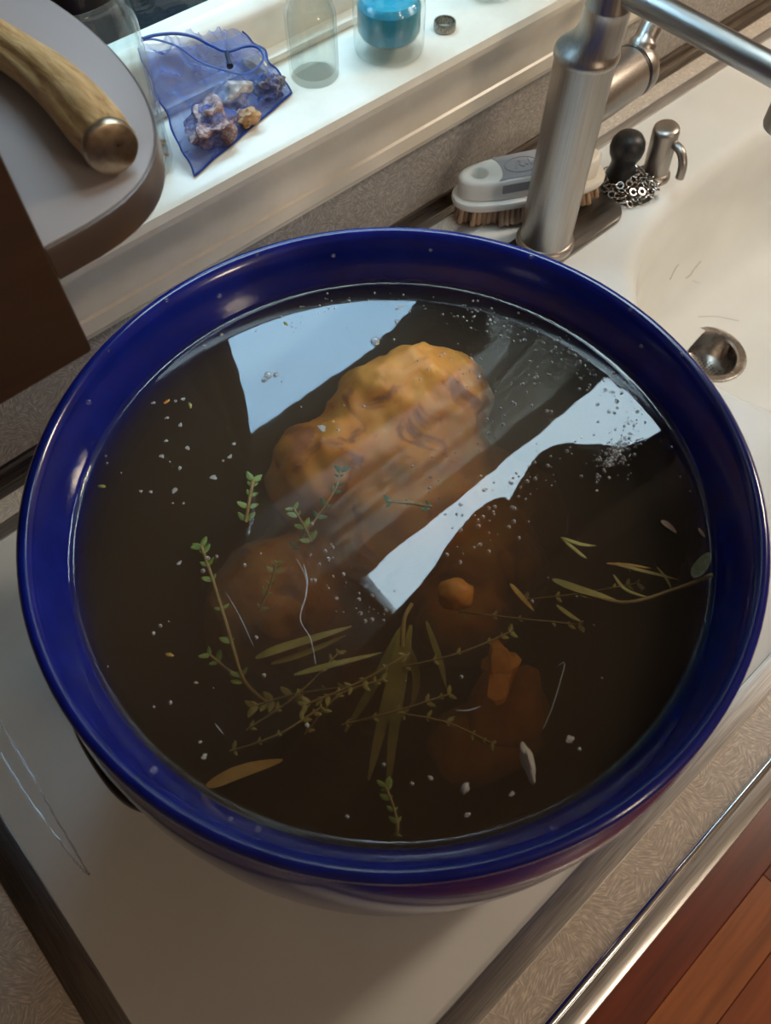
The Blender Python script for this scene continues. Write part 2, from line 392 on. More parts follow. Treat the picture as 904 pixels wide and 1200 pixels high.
# ================================================================ counter and sink
ct = empty('countertop', (.6, .2, 0)); tag(ct, 'speckled beige laminate countertop with a metal front edge around the sink', 'countertop')
MB().box(-1.2, 2.4, -.101, -.062, -.03, 0).box(-1.2, 2.4, .508, .5604, -.03, 0).box(-1.2, -.167, -.062, .508, -.03, 0).box(1.365, 2.4, -.062, .508, -.03, 0).build('top', lam_top, ct, smooth=False)
extrude_x([(-.1010, -.03), (-.1010, .0012), (-.1022, .0030), (-.1042, .0036), (-.1062, .0030), (-.1072, .0014), (-.1078, .0003)] + [(-.1080, -.03)], -1.2, 2.4).build('edge_bead', chrome, ct, angle=60)
extrude_x([(-.1078, -.03), (-.1078, -.0002), (-.1100, .0000), (-.1185, -.0012), (-.1215, -.0030), (-.1225, -.0065), (-.1225, -.036), (-.1078, -.036)], -1.2, 2.4).build('edge_strip', steel_edge, ct, angle=25)

sink = empty('sink', (.6, .2, 0)); tag(sink, 'white enamel sink with flat drainboard, round-cornered basin and steel rim', 'sink')
bx, by, ha, hb, ex = .955, .185, .340, .215, 2.5
X0, X1, Y0, Y1 = -.156, 1.354, -.053, .503
angs = [2 * PI * k / 120 for k in range(120)] + [math.atan2(y - by, x - bx) % (2 * PI) for x in (X0, X1) for y in (Y0, Y1)]
angs = sorted(angs); N = len(angs)
rings = []
def rectpt(a):
    c, s = math.cos(a), math.sin(a); t = 1e9
    if c > 1e-9: t = min(t, (X1 - bx) / c)
    if c < -1e-9: t = min(t, (X0 - bx) / c)
    if s > 1e-9: t = min(t, (Y1 - by) / s)
    if s < -1e-9: t = min(t, (Y0 - by) / s)
    return (bx + c * t, by + s * t)
def sup(a, d):
    c, s = math.cos(a), math.sin(a); A, B = ha - d, hb - d
    r = (abs(c / A) ** ex + abs(s / B) ** ex) ** (-1 / ex); return (bx + r * c, by + r * s)
rings.append([(*rectpt(a), 0) for a in angs])
for d, z in [(-.004, 0), (.002, -.0004), (.008, -.002), (.014, -.006), (.019, -.013), (.023, -.024), (.030, -.07), (.038, -.13), (.046, -.165), (.056, -.186), (.070, -.199), (.09, -.2055), (.115, -.208)]:
    rings.append([(*sup(a, d), z) for a in angs])
dx, dy = .862, .253
last = [sup(a, .115) for a in angs]
for t in (.35, .7, 1.):
    row = []
    for p in last:
        v = Vector((p[0] - dx, p[1] - dy)); e = v.normalized() * .047
        q = v * (1 - t) + e * t; row.append((dx + q.x, dy + q.y, -.208 - .002 * t))
    rings.append(row)
V = [p for r in rings for p in r]; F = []
for i in range(len(rings) - 1):
    for k in range(N):
        j = (k + 1) % N; F.append((i * N + k, i * N + j, (i + 1) * N + j, (i + 1) * N + k))
MB().add(V, F).build('basin', enamel_white, sink, angle=60)
def frame_x(y0, y1, x0, x1): return MB().box(x0, x1, y0, y1, -.004, .0022, .0010)
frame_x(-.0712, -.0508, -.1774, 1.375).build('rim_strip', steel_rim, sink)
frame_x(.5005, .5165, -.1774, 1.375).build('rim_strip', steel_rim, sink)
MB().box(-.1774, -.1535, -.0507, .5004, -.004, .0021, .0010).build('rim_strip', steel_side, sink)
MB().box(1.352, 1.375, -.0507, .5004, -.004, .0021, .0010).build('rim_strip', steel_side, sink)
# basket strainer
st = MB().lathe([(.0480, -.2145), (.0525, -.2105), (.0525, -.2090), (.0515, -.2078), (.0480, -.2072), (.0420, -.2082), (.0395, -.2105), (.0385, -.216), (.0365, -.236), (.0330, -.2435), (.026, -.2455), (0, -.2455)], (dx, dy, 0), 64).build('strainer', brushed('strainer_steel', (.42, .39, .36), .25, (60, 60, 60), .1, .12), sink, angle=22)
hb_ = MB()
for i in range(-6, 7):
    for j in range(-6, 7):
        px, py = i * .0054 + (j % 2) * .0027, j * .0048
        if px * px + py * py < .0235 ** 2: hb_.lathe([(0, 0), (.0015, 0)], (dx + px, dy + py, -.24535), 6)
tag(hb_.build('perforation', mat('hole_dark', (.01, .01, .01), .8), st, smooth=False), kind='stuff')
MB().tube([(dx + .034, dy - .008, -.2125), (dx + .030, dy - .010, -.222), (dx + .027, dy - .012, -.232)], [.003, .0042, .003], 8).build('tab', mat('tab_dark', (.10, .055, .035), .4), st)
# scuffs on the basin enamel
scm = mat('scuff_grey', (.42, .40, .37), .6)
bas = [o for o in sink.children if o.name.startswith('basin')][0]
def on_basin(p):
    ok, q, nrm, _ = bas.closest_point_on_mesh(Vector(p) - sink.location); return q + sink.location + nrm * .0002
for pts, r in [([(.914, .356, -.17), (.925, .354, -.17), (.935, .354, -.165), (.950, .355, -.16)], .0011), ([(.868, .375, -.15), (.880, .385, -.14), (.888, .392, -.14)], .0006),
               ([(.905, .306, -.206), (.928, .288, -.206), (.947, .262, -.206)], .0006), ([(.93, .35, -.18), (.945, .34, -.19)], .0005)]:
    MB().tube([on_basin(p) for p in spline(pts, 6)], r, 6, flat=.2).build('scuff_mark', scm, sink)
# wet trail on the drainboard
wet = thin_glass('water_film', (1, 1, 1), 2.2, .10, (.9, .93, .95), .05)
wt = MB()
for pts in ([(-.1180, .362, .0), (-.1195, .31, 0), (-.1225, .25, 0), (-.1247, .195, 0)], [(-.1300, .330, 0), (-.1310, .28, 0), (-.1290, .23, 0), (-.1272, .205, 0)], [(-.1247, .195, 0), (-.1262, .199, 0), (-.1272, .205, 0)]):
    wt.tube([p + Vector((random.uniform(-.0004, .0004), 0, .0003)) for p in spline(pts, 12)], [random.uniform(.0004, .0009) for _ in range(len(spline(pts, 12)))], 6, flat=.4)
tag(wt.build('water_trail', wet, origin=(-.124, .27, 0)), 'clear wet streak on the white drainboard left of the pot', 'water')

# ================================================================ pot
px_, py_ = .1573, .1658
pot = empty('stock_pot', (px_, py_, 0)); tag(pot, 'large round cobalt blue enamel pot filled with brine', 'pot')
prof = [(0, .0), (.168, .0), (.182, .004), (.1890, .014), (.1922, .03), (.1985, .09), (.2032, .15), (.2052, .20), (.2052, .236), (.2036, .260), (.1998, .278), (.1965, .2868), (.1955, .2898), (.1962, .2918),
        (.1980, .2936), (.1990, .2965), (.1985, .2993), (.1966, .3012), (.1943, .3014), (.1920, .2998), (.1898, .2960), (.1856, .2830), (.1817, .2700), (.1800, .25), (.1760, .12), (.1740, .04), (.170, .022), (.160, .016), (0, .014)]
MB().lathe(prof, (px_, py_, .0), 128).build('body', blue_enamel, pot, angle=70)
for sgn in (-1, 1):
    H_ = []
    for k in range(-10, 11):
        a = k / 10; ang = (PI - .06 if sgn < 0 else -.06) + a * .20
        rr = .1998 + .0060 * (1 - abs(a) ** 5); H_.append((px_ + rr * math.cos(ang), py_ + rr * math.sin(ang), .215 + .006 * (1 - abs(a) ** 4)))
    MB().tube(H_, .0050, 10).build('handle', mat('handle_black_enamel', (.012, .012, .018), .18), pot)

# brine: a closed body of murky water with a meniscus at the wall
WZ = .2685
bm_ = bpy.data.materials.new('murky_brine'); bm_.use_nodes = True
n, l = bm_.node_tree.nodes, bm_.node_tree.links; n.clear()
out = n.new('ShaderNodeOutputMaterial'); tr = n.new('ShaderNodeBsdfTransparent'); gl = n.new('ShaderNodeBsdfGlossy'); gl.inputs['Roughness'].default_value = .0
fr = fresnel2(n, l, 1.54)
mx = n.new('ShaderNodeMixShader'); l.new(fr.outputs[0], mx.inputs[0]); l.new(tr.outputs[0], mx.inputs[1]); l.new(gl.outputs[0], mx.inputs[2])
t = n.new('ShaderNodeTexNoise'); t.inputs['Scale'].default_value = 38; t.inputs['Detail'].default_value = 2
v = n.new('ShaderNodeTexCoord'); l.new(v.outputs['Object'], t.inputs['Vector'])
bp = n.new('ShaderNodeBump'); bp.inputs['Strength'].default_value = .10; bp.inputs['Distance'].default_value = .0006
l.new(t.outputs['Fac'], bp.inputs['Height']); l.new(bp.outputs['Normal'], gl.inputs['Normal']); l.new(bp.outputs['Normal'], fr.inputs['Normal'])
l.new(mx.outputs[0], out.inputs['Surface'])
va = n.new('ShaderNodeVolumeAbsorption'); va.inputs['Color'].default_value = (.62, .40, .06, 1); va.inputs['Density'].default_value = 25
vsn = n.new('ShaderNodeVolumeScatter'); vsn.inputs['Color'].default_value = (.78, .62, .50, 1); vsn.inputs['Density'].default_value = 11.0
ads = n.new('ShaderNodeAddShader'); l.new(va.outputs[0], ads.inputs[0]); l.new(vsn.outputs[0], ads.inputs[1]); l.new(ads.outputs[0], out.inputs['Volume'])
bprof = [(0, .0150), (.159, .0165), (.1705, .0235), (.1746, .040), (.1766, .12), (.1806, .25), (.1828, .2710), (.1812, .27045), (.1804, .26955), (.1795, .26895), (.1782, .2686), (.176, WZ), (.12, WZ), (.06, WZ), (0, WZ)]
tag(MB().lathe(bprof, (px_, py_, 0), 128).build('brine', bm_, origin=(px_, py_, .015), angle=80), 'murky brown brine filling the blue pot', 'liquid')

# poultry under the surface
tk = MB()
RZ = Matrix.Rotation(-.35, 3, 'Z')
for c, r, sc in [((.190, .190, .150), .1, (1.05, .82, .92)), ((.238, .234, .226), .05, (1.2, .85, .80)), ((.172, .232, .217), .05, (1.05, .8, .80)), ((.205, .206, .208), .05, (1.3, .8, .9)),
                 ((.085, .195, .175), .05, (1.0, 1.0, 1.1)), ((.205, .125, .172), .05, (.9, .8, .95)), ((.165, .105, .190), .028, (1.2, .8, 1.0)), ((.10, .13, .13), .05, (1.2, 1, 1)), ((.26, .15, .15), .045, (1, 1, 1))]:
    tk.sphere(c, r, 3, sc, RZ)
skin = noisy('poultry_skin', [(.36, (.50, .20, .09)), (.46, (1.0, .43, .09)), (.7, (1.0, .60, .15))], (26, 26, 26), 5, .45, bump=.6, dist=1.2)
tko = tk.build('poultry', skin, origin=(.19, .19, .02))
rm = tko.modifiers.new('fuse', 'REMESH'); rm.mode = 'VOXEL'; rm.voxel_size = .0035; rm.use_smooth_shade = True
sm = tko.modifiers.new('soften', 'SMOOTH'); sm.factor = .6; sm.iterations = 14
tx = bpy.data.textures.new('skin_folds', 'CLOUDS'); tx.noise_scale = .022
dm = tko.modifiers.new('folds', 'DISPLACE'); dm.texture = tx; dm.strength = .013; dm.mid_level = .5
tag(tko, 'pale orange raw poultry lying under the brine in the pot', 'poultry')

# ---------------------------------------------------------------- herbs and scraps
leaf_green = noisy('herb_leaf_green', [(.3, (.12, .20, .035)), (.7, (.27, .36, .08))], (90, 90, 90), 2, .5)
leaf_olive = noisy('herb_leaf_olive', [(.3, (.27, .25, .06)), (.7, (.42, .38, .11))], (90, 90, 90), 2, .5)
leaf_dark = noisy('herb_leaf_dark', [(.3, (.03, .09, .03)), (.7, (.07, .16, .06))], (90, 90, 90), 2, .5)
leaf_amber = noisy('leaf_amber', [(.3, (.34, .20, .04)), (.7, (.48, .31, .07))], (80, 80, 80), 2, .5)
stem_tan = mat('herb_stem', (.30, .22, .08), .6)
def leaf_mesh(b, pts, w, fold=.15, n=5):
    P = spline(pts, n); m_ = len(P); w *= .8
    V = []; F = []
    for i, p in enumerate(P):
        t = (P[min(i + 1, m_ - 1)] - P[max(i - 1, 0)]).normalized(); s = t.cross(Vector((0, 0, 1)))
        if s.length < 1e-3: s = Vector((1, 0, 0))
        s.normalize(); u = s.cross(t)
        k = i / (m_ - 1); ww = w * (math.sin(PI * min(.97, max(.05, k ** .8)))) ** .7
        th = .00028
        V += [p - s * ww + u * fold * ww, p - u * th, p + s * ww + u * fold * ww, p + u * th]
    for i in range(m_ - 1):
        for k in range(4): F.append((4 * i + k, 4 * i + (k + 1) % 4, 4 * i + 4 + (k + 1) % 4, 4 * i + 4 + k))
    F += [(3, 2, 1, 0), tuple(4 * (m_ - 1) + k for k in range(4))]
    return b.add(V, F)
def thyme(name, pts, label, leaf=leaf_green, n=14, size=.0035, stem=.0007, branch=()):
    r = empty(name, pts[-1]); P = spline(pts, 8)
    MB().tube(P, stem, 6).build('stem', stem_tan, r)
    for bpts in branch: MB().tube(spline(bpts, 6), stem * .9, 6).build('stem', stem_tan, r)
    b = MB(); allp = [P] + [spline(q, 6) for q in branch]
    for Q in allp:
        k = max(3, int(n * len(Q) / len(P)))
        for i in range(k):
            f_ = (i / max(1, k - 1)) ** 1.7; idx = min(len(Q) - 2, int(f_ * (len(Q) - 1))); p = Q[idx]; t = (Q[idx] - Q[idx + 1]).normalized()
            for sgn in (-1, 1):
                s = t.cross(Vector((0, 0, 1))).normalized() * sgn
                d = (t * random.uniform(.3, .9) + s * random.uniform(.5, 1.) + Vector((0, 0, random.uniform(-.15, .12)))).normalized()
                L = size * random.uniform(.45, 1.25)
                q = p + d * L; 
                if q.z > WZ + .001: q.z = WZ + .001
                leaf_mesh(b, [p, (p + q) / 2, q], L * .30, .1, 3)
    tag(b.build('leaves', leaf, r, smooth=False), kind='stuff')
    tag(r, label, 'herb sprig'); return r
thyme('thyme_sprig', [(.0613, .2194, .268), (.0577, .209, .267), (.0526, .1954, .265), (.045, .1757, .262), (.0387, .1607, .258), (.0338, .1465, .25), (.0371, .1309, .238)],
      'upright green thyme sprig floating apart near the left of the pot, tip at surface', n=9, size=.0058, stem=.0009, branch=([(.0283, .1696, .255), (.0311, .1575, .252), (.0338, .1465, .25)],))
thyme('thyme_sprig', [(.1097, .2351, .268), (.0989, .2252, .267), (.0899, .2173, .264)], 'short green thyme tip at the edge of the window reflection', n=6, size=.006, stem=.001)
thyme('thyme_sprig', [(.1537, .2082, .2625), (.1412, .1999, .262), (.121, .1936, .260), (.1007, .1893, .255)], 'dark green thyme sprig over the orange poultry skin', leaf_dark, 10, .0055)
thyme('thyme_sprig', [(.1161, .206, .264), (.1139, .1941, .262), (.1109, .1839, .26)], 'small pale thyme sprig in the lower frame reflection', n=5, size=.006)
thyme('thyme_sprig', [(.1595, .1723, .2655), (.168, .1631, .2655), (.1761, .1527, .265)], 'tiny blue-green thyme sprig beside the bright lamp reflection', leaf_dark, 4, .005, .0012)
thyme('thyme_sprig', [(.0885, .1889, .255), (.0784, .1824, .251), (.065, .1766, .245)], 'dim olive thyme sprig sunk over the brown thigh', leaf_olive, 7, .005)
thyme('thyme_sprig', [(.0526, .0561, .257), (.0487, .0456, .258), (.0431, .037, .260), (.0368, .0368, .255)], 'green thyme sprig close to the front wall of the pot', n=8, size=.005)
thyme('thyme_sprig', [(.050, .1153, .252), (.0774, .1053, .254), (.1084, .0985, .256)], 'olive thyme sprig lying across the long leaf bunch', leaf_olive, 9, .005)
thyme('thyme_sprig', [(.030, .136, .242), (.052, .127, .238), (.075, .112, .236)], 'sunken olive thyme sprig at the foot of the upright sprig', leaf_olive, 9, .006)
# loose tangle of thin stems sunk around the bunch
rs = random.Random(21)
sites = [((.05, .125), .3, 'below the level leaves'), ((.085, .085), -.7, 'under the tips of the long leaf bunch'), ((.10, .06), -1.2, 'in front of the long leaf bunch'), ((.13, .085), -.9, 'between the leaf bunch and the orange peel'), ((.03, .115), -.2, 'beside the foot of the upright sprig'), ((.17, .075), -.6, 'behind the orange peel'), ((.065, .105), .1, 'crossing the sunken thyme'), ((.205, .06), -1.0, 'under the rosemary leaves')]
for (x, y), a, where in sites:
    a += rs.uniform(-.4, .4); L = rs.uniform(.024, .034); d = Vector((math.cos(a), math.sin(a), 0)); q = Vector((-d.y, d.x, 0)); c = Vector((x, y, rs.uniform(.246, .254)))
    pts = [c + d * L + q * rs.uniform(-.006, .006), c + q * rs.uniform(-.004, .004), c - d * L + q * rs.uniform(-.006, .006) - Vector((0, 0, .006))]
    thyme('thyme_sprig', [tuple(p) for p in pts], 'dim olive thyme stem sunk ' + where, leaf_olive, 7, .0042, .0006)
# bunch of long drooping leaves
bun = empty('sage_bunch', (.119, .112, .255)); tag(bun, 'bunch of long olive herb leaves drooping in the middle of the brine', 'herb bunch')
MB().tube(spline([(.128, .118, .258), (.1185, .1139, .260), (.108, .104, .256)], 5), .0012, 6).build('stem', stem_tan, bun)
for pts, w in [([(.1185, .1139, .2550), (.0958, .097, .2470), (.0744, .0829, .2400), (.0508, .0672, .2360)], .0045), ([(.1208, .1107, .2530), (.0962, .092, .2450), (.0728, .073, .2380), (.0545, .0561, .2330)], .0038),
               ([(.1166, .1143, .2490), (.0872, .1027, .2410), (.0584, .0947, .2340)], .0032), ([(.1291, .1071, .2510), (.1216, .0885, .2450), (.1143, .0751, .2400)], .0022), ([(.117, .1158, .2430), (.1082, .0921, .2370), (.0939, .0808, .2330)], .003)]:
    leaf_mesh(MB(), pts, w).build('leaf', leaf_olive, bun)
tb = empty('tarragon_sprig', (.0771, .1402, .25)); tag(tb, 'olive narrow leaves lying level left of the long leaf bunch', 'herb sprig')
for pts, w in [([(.046, .1534, .2510), (.0573, .1488, .2530), (.0771, .1402, .2530), (.0963, .1326, .2510)], .0030), ([(.0507, .1467, .2470), (.0692, .1385, .2480), (.0913, .132, .2470)], .0022), ([(.0552, .1309, .2550), (.0737, .1213, .2560), (.0979, .1089, .2550)], .0020)]:
    leaf_mesh(MB(), pts, w).build('leaf', leaf_olive, tb)
tag(leaf_mesh(MB(), [(-.0129, .1159, .2535), (.0045, .1112, .2500), (.024, .1042, .2400)], .0042).build('bay_leaf', leaf_amber, origin=(.0045, .1112, .2400)), 'amber bay leaf against the front left wall of the pot', 'leaf')
ro = empty('rosemary_sprig', (.2375, .0263, .266)); tag(ro, 'rosemary sprig with narrow olive leaves touching the right wall of the pot', 'herb sprig')
MB().tube(spline([(.2604, .0175, .2665), (.2375, .0263, .2655), (.2131, .0403, .262), (.1979, .0686, .258)], 8), .0011, 6).build('stem', stem_tan, ro)
for pts, w, mt in [([(.1954, .0756, .2610), (.2015, .0612, .2620), (.2119, .0441, .2610)], .0028, leaf_olive), ([(.2277, .0567, .2635), (.2367, .0429, .2635), (.2465, .027, .2635)], .0012, leaf_olive), ([(.2221, .0545, .2625), (.2201, .0438, .2625), (.2265, .0311, .2625)], .0012, leaf_olive),
                   ([(.2434, .0411, .2635), (.2415, .0336, .2635), (.2381, .0263, .2635)], .0010, leaf_olive), ([(.2239, .0615, .2635), (.233, .0519, .2635), (.2401, .0426, .2635)], .0012, leaf_amber), ([(.1864, .064, .2590), (.1883, .0552, .2570), (.1904, .049, .2560)], .0016, leaf_olive),
                   ([(.1755, .0893, .2620), (.1753, .0797, .2600), (.175, .0701, .2580)], .0018, leaf_amber)]:
    leaf_mesh(MB(), pts, w).build('leaf', mt, ro)
vl = empty('herb_leaf_pair', (.2156, .0849, .268)); tag(vl, 'bright olive pair of needle leaves joined in a V', 'herb leaf')
for pts in ([(.2150, .0886, .2682), (.2154, .0756, .2675), (.2168, .070, .266)], [(.2152, .0880, .2684), (.2196, .0783, .2684), (.2256, .0715, .2682)]): leaf_mesh(MB(), pts, .0013).build('leaf', leaf_olive, vl)
tag(leaf_mesh(MB(), [(.2503, .0238, .2680), (.2580, .0246, .2705), (.2655, .0262, .2735)], .0045, .3).build('sage_leaf', noisy('sage_grey_green', [(.3, (.20, .26, .16)), (.7, (.36, .42, .30))], (300, 300, 300), 3, .7), origin=(.258, .0246, .268)), 'grey-green sage leaf sticking out of the brine at the right wall', 'leaf')
for pts, w, lab in [([(.2651, .0572, .2690), (.2650, .0522, .2698), (.2650, .0466, .2690)], .0022, 'tan bark chip floating above the sage leaf'), ([(.2770, .0400, .2688), (.2755, .0368, .2692), (.2750, .0340, .2688)], .0012, 'tiny tan bark chip between the sage leaf and the pot wall')]:
    tag(leaf_mesh(MB(), pts, w, .2).build('bark_chip', mat('bark_tan', (.36, .24, .17), .8), origin=pts[1]), lab, 'bark chip')
# orange peel and vegetable chunks
peel = noisy('orange_peel', [(.3, (.55, .20, .03)), (.7, (.80, .36, .06))], (120, 120, 120), 2, .5, bump=.3)
def chunk(name, c, r, sc, rot, ma, label, cat, seed, jag=.25, sub=3, freq=1.6, group=None):
    b = MB(); b.sphere((0, 0, 0), 1, sub); q = Matrix.Rotation(rot, 3, 'Z'); vv = []
    for p in b.v:
        d = Vector(p); k = 1 + jag * noise.noise(d * freq + Vector((seed * 3.1, seed, 0)))
        vv.append(Vector(c) + q @ Vector((d.x * sc[0] * r * k, d.y * sc[1] * r * k, d.z * sc[2] * r * k)))
    b.v = vv
    return tag(b.build(name, ma, origin=c, angle=50 if jag < .4 else 20), label, cat, group)
chunk('orange_peel', (.1448, .0638, .238), .012, (1.3, .7, .35), .6, peel, 'orange peel wedge, brightest of those sunk at the front', 'peel', 1, .9, 3, 1.1)
chunk('orange_peel', (.1391, .0484, .216), .021, (1.2, 1, .25), .2, peel, 'orange peel slab half hidden under the brighter wedge', 'peel', 2)
chunk('orange_peel', (.116, .0440, .210), .026, (1.2, .9, .25), -.5, peel, 'dim orange peel slab sunk deepest at the front', 'peel', 3)
chunk('orange_lump', (.1531, .1082, .250), .010, (1, 1, .8), 0, peel, 'rounded orange lump beside the end of the lamp reflection', 'orange_bit', 4)  # rounded orange lump sunk a little below the surface
gar = mat('garlic_white', (.55, .54, .52), .5)
chunk('garlic_clove', (.112, .0172, .2610), .0060, (.5, 1.5, .5), -.55, gar, 'slim white garlic sliver near the front wall', 'garlic', 5, .6, 3, 1.3)
chunk('garlic_clove', (.0796, .0287, .2640), .0030, (1, .6, .5), .4, gar, 'tiny white garlic crumb left of the sliver', 'garlic', 6)
# pale thin filaments, and two surface glints of light drawn as strands
film = mat('pale_filament_glint', (.50, .53, .55), .25)
for pts, r, lab in [([(.1577, .0392, .2684), (.1607, .0378, .2684), (.1493, .0317, .2684), (.1366, .0258, .268), (.1277, .0227, .268)], .00028, 'hooked pale filament above the orange peel'),
        ([(.0957, .1769, .2687), (.0926, .1657, .2687), (.0865, .1575, .2687), (.0748, .1482, .2687), (.0718, .136, .2687), (.065, .1235, .2687)], .00045, 'long wavy glint of light drawn as a pale strand beside the brown thigh'),
        ([(.0966, .1720, .2687), (.0917, .1631, .2687), (.0852, .1567, .2687)], .0007, 'short thick glint of light drawn as a pale strand beside the long wavy one'),
        ([(.0084, .1332, .2687), (.0085, .1263, .2687)], .00035, 'tiny pale filament left of the sunken thyme'),
        ([(.0546, .1876, .2687), (.0521, .1719, .2687), (.0471, .1527, .2687)], .00025, 'straight pale filament along the upright thyme sprig'),
        ([(.1019, .058, .2687), (.1067, .0537, .2687), (.1127, .0512, .2687)], .0004, 'short curved pale filament left of the orange peel')]:
    P = spline(pts, 8); r *= .6
    tag(MB().tube(P, [r * (.4 + .6 * math.sin(PI * i / (len(P) - 1))) for i in range(len(P))], 6, flat=.5).build('filament', film, origin=pts[0]), lab, 'filament')
# white fat flecks, each its own lump
fleck_m = mat('fat_fleck', (.40, .38, .35), .6)
FL = [(.056, .2719), (.0978, .3213), (.1088, .3132), (.1131, .3111), (.079, .2841), (.0939, .279), (.071, .2592), (.0653, .2527), (.0697, .2487), (.0973, .3057), (.1092, .2569), (.1163, .263), (.1044, .2572), (.0928, .2514), (.1629, .2364),
      (.046, .2186), (.1487, .3383), (.1627, .3386), (.1812, .326), (.2548, .2971), (.2669, .2779), (.3026, .2406), (.3035, .2295), (.0125, .1937), (.0136, .1567), (-.0023, .1307), (.0418, .1022), (-.0048, .1236),
      (.0935, .0119), (.1334, .0105), (.0698, .0428), (.071, .0193), (.2730, .1014), (.2660, .0960), (.2536, .0949), (.060, .268), (.1005, .2960), (.087, .2920), (.0820, .2700)]
fl0 = None
for i, (x, y) in enumerate(FL):
    s = random.choice((.0009, .0012, .0016, .002)) * (1.25 if i in (0, 10, 14) else 1)
    if i % 5 == 0:
        o = chunk('fat_fleck', (x, y, WZ), 1, (.001, .0007, .0003), random.random() * 6, fleck_m, 'small white fat fleck floating on the brown brine', 'fat fleck', i, .8, 2, 1.5, 'white fat flecks on the brine'); fl0 = o
    else:
        o = fl0.copy(); C.objects.link(o); o.location = (x, y, WZ); o.rotation_euler.z = random.random() * 6
    k = s / .001; o.scale = (k, k * random.uniform(.6, 1.2), 1)
for (x, y), lab, ma in [((.1045, .3165), 'orange crumb among the white flecks', peel), ((.1135, .3045), 'yellow-green crumb beside the orange one', leaf_olive), ((.0413, .2898), 'olive crumb near the left wall of the pot', leaf_olive), ((.012, .178), 'amber crumb by the left wall below the olive one', leaf_amber), ((.2000, .3180), 'yellow-green crumb near the back wall of the pot', leaf_olive)]:
    chunk('crumb', (x, y, WZ), 1, (.0024, .0010, .0005), random.random() * 3, ma, lab, 'crumb', x * 99, .5, 2)
# tiny bubbles: far too many to count
bub = MB(); rnd = random.Random(3)
def bubble(x, y, r): 
    if (x - px_) ** 2 + (y - py_) ** 2 < .176 ** 2: r *= 1.25; bub.lathe([(r, 0), (r * .92, r * .4), (r * .7, r * .7), (r * .38, r * .92), (0, r)], (x, y, WZ), 8)
CL = [(.3212, .1592), (.3172, .1487), (.3153, .1366), (.3154, .123), (.3045, .1108), (.2859, .1022), (.2702, .0958), (.2611, .1244), (.2448, .1268), (.2306, .1275), (.2104, .1222), (.1971, .1264), (.1837, .1235), (.1823, .1323), (.2194, .1375), (.2824, .1753), (.2804, .159), (.2597, .1686), (.2405, .1684), (.1933, .161), (.3144, .1749), (.1088, .1265), (.1128, .1242), (.0974, .1448), (.1088, .1656), (.2633, .2018), (.2611, .2228)]
for cx, cy in CL:
    for k in range(9): bubble(cx + rnd.gauss(0, .009), cy + rnd.gauss(0, .009), rnd.choice((.0004, .0005, .0007, .0010)))
for k in range(60):
    a = rnd.random() * 2 * PI; d = .175 * math.sqrt(rnd.random()); bubble(px_ + d * math.cos(a), py_ + d * math.sin(a), rnd.choice((.0004, .0006, .0009)))
for k in range(140):
    a = math.radians(rnd.uniform(-25, 75)); d = .160 + rnd.gauss(0, .006); bubble(px_ + d * math.cos(a), py_ + d * math.sin(a), rnd.choice((.0004, .0005, .0008)))
for k in range(130): bubble(.282 + rnd.gauss(0, .009), .104 + rnd.gauss(0, .004), rnd.choice((.0004, .0006, .0009)))
for x, y, r in [(.2335, .2665, .0026), (.1600, .2897, .0016), (.1640, .2910, .0020), (.1680, .2880, .0015), (.2560, .2700, .0014), (.0595, .2105, .0011), (.0530, .2060, .0011), (.1700, .2290, .0008), (.0968, .1445, .001), (.1088, .1656, .001)]: bubble(x, y, r)
tag(bub.build('bubbles', thin_glass('bubble_film', (.95, .95, .95), 1.9, .30, (.9, .92, .93), .05), origin=(px_, py_, WZ)), 'tiny clear bubbles scattered over the brine', 'bubbles', kind='stuff')
# water drops on the pot rim
drop_m = thin_glass('water_drop', (.97, .98, 1), 1.6, .06, (.9, .93, .96), .03)
db = MB()
for a, rr, z in [(168, .1945, .2995), (171, .1945, .2995), (188, .1945, .2998), (205, .195, .2990), (-168, .1865, .291), (205, .1865, .291), (209, .186, .290), (-43, .1945, .2995), (-40, .1955, .2975), (-2, .1925, .3), (20, .1925, .3), (75, .1925, .3), (95, .1925, .3), (110, .192, .3), (120, .187, .292), (60, .186, .290), (40, .187, .292), (85, .1855, .287), (-8, .186, .289), (-15, .1935, .3)]:
    a = math.radians(a); db.sphere((px_ + rr * math.cos(a), py_ + rr * math.sin(a), z), rnd.choice((.0012, .0016, .002)), 2, (1, 1, .7))
tag(db.build('drops', drop_m, pot), kind='stuff')

# ================================================================ faucet
fx, fy = .643, .426
fa = empty('faucet', (fx, fy, 0)); tag(fa, 'brushed nickel kitchen faucet with thick upright body and straight spout', 'faucet')
MB().prism(stadium(.640, .424, .128, .031), .0, .0065, .002).build('base_plate', brushed('plate_steel', (.20, .185, .17), .33, (20, 400, 400), .1, .1), fa)
MB().lathe([(.0335, .0065), (.0345, .009), (.0345, .014), (.033, .0165), (.0305, .018), (.0300, .024), (.0296, .225), (.0300, .2285)], (fx, fy, 0), 64).build('body', nickel, fa)
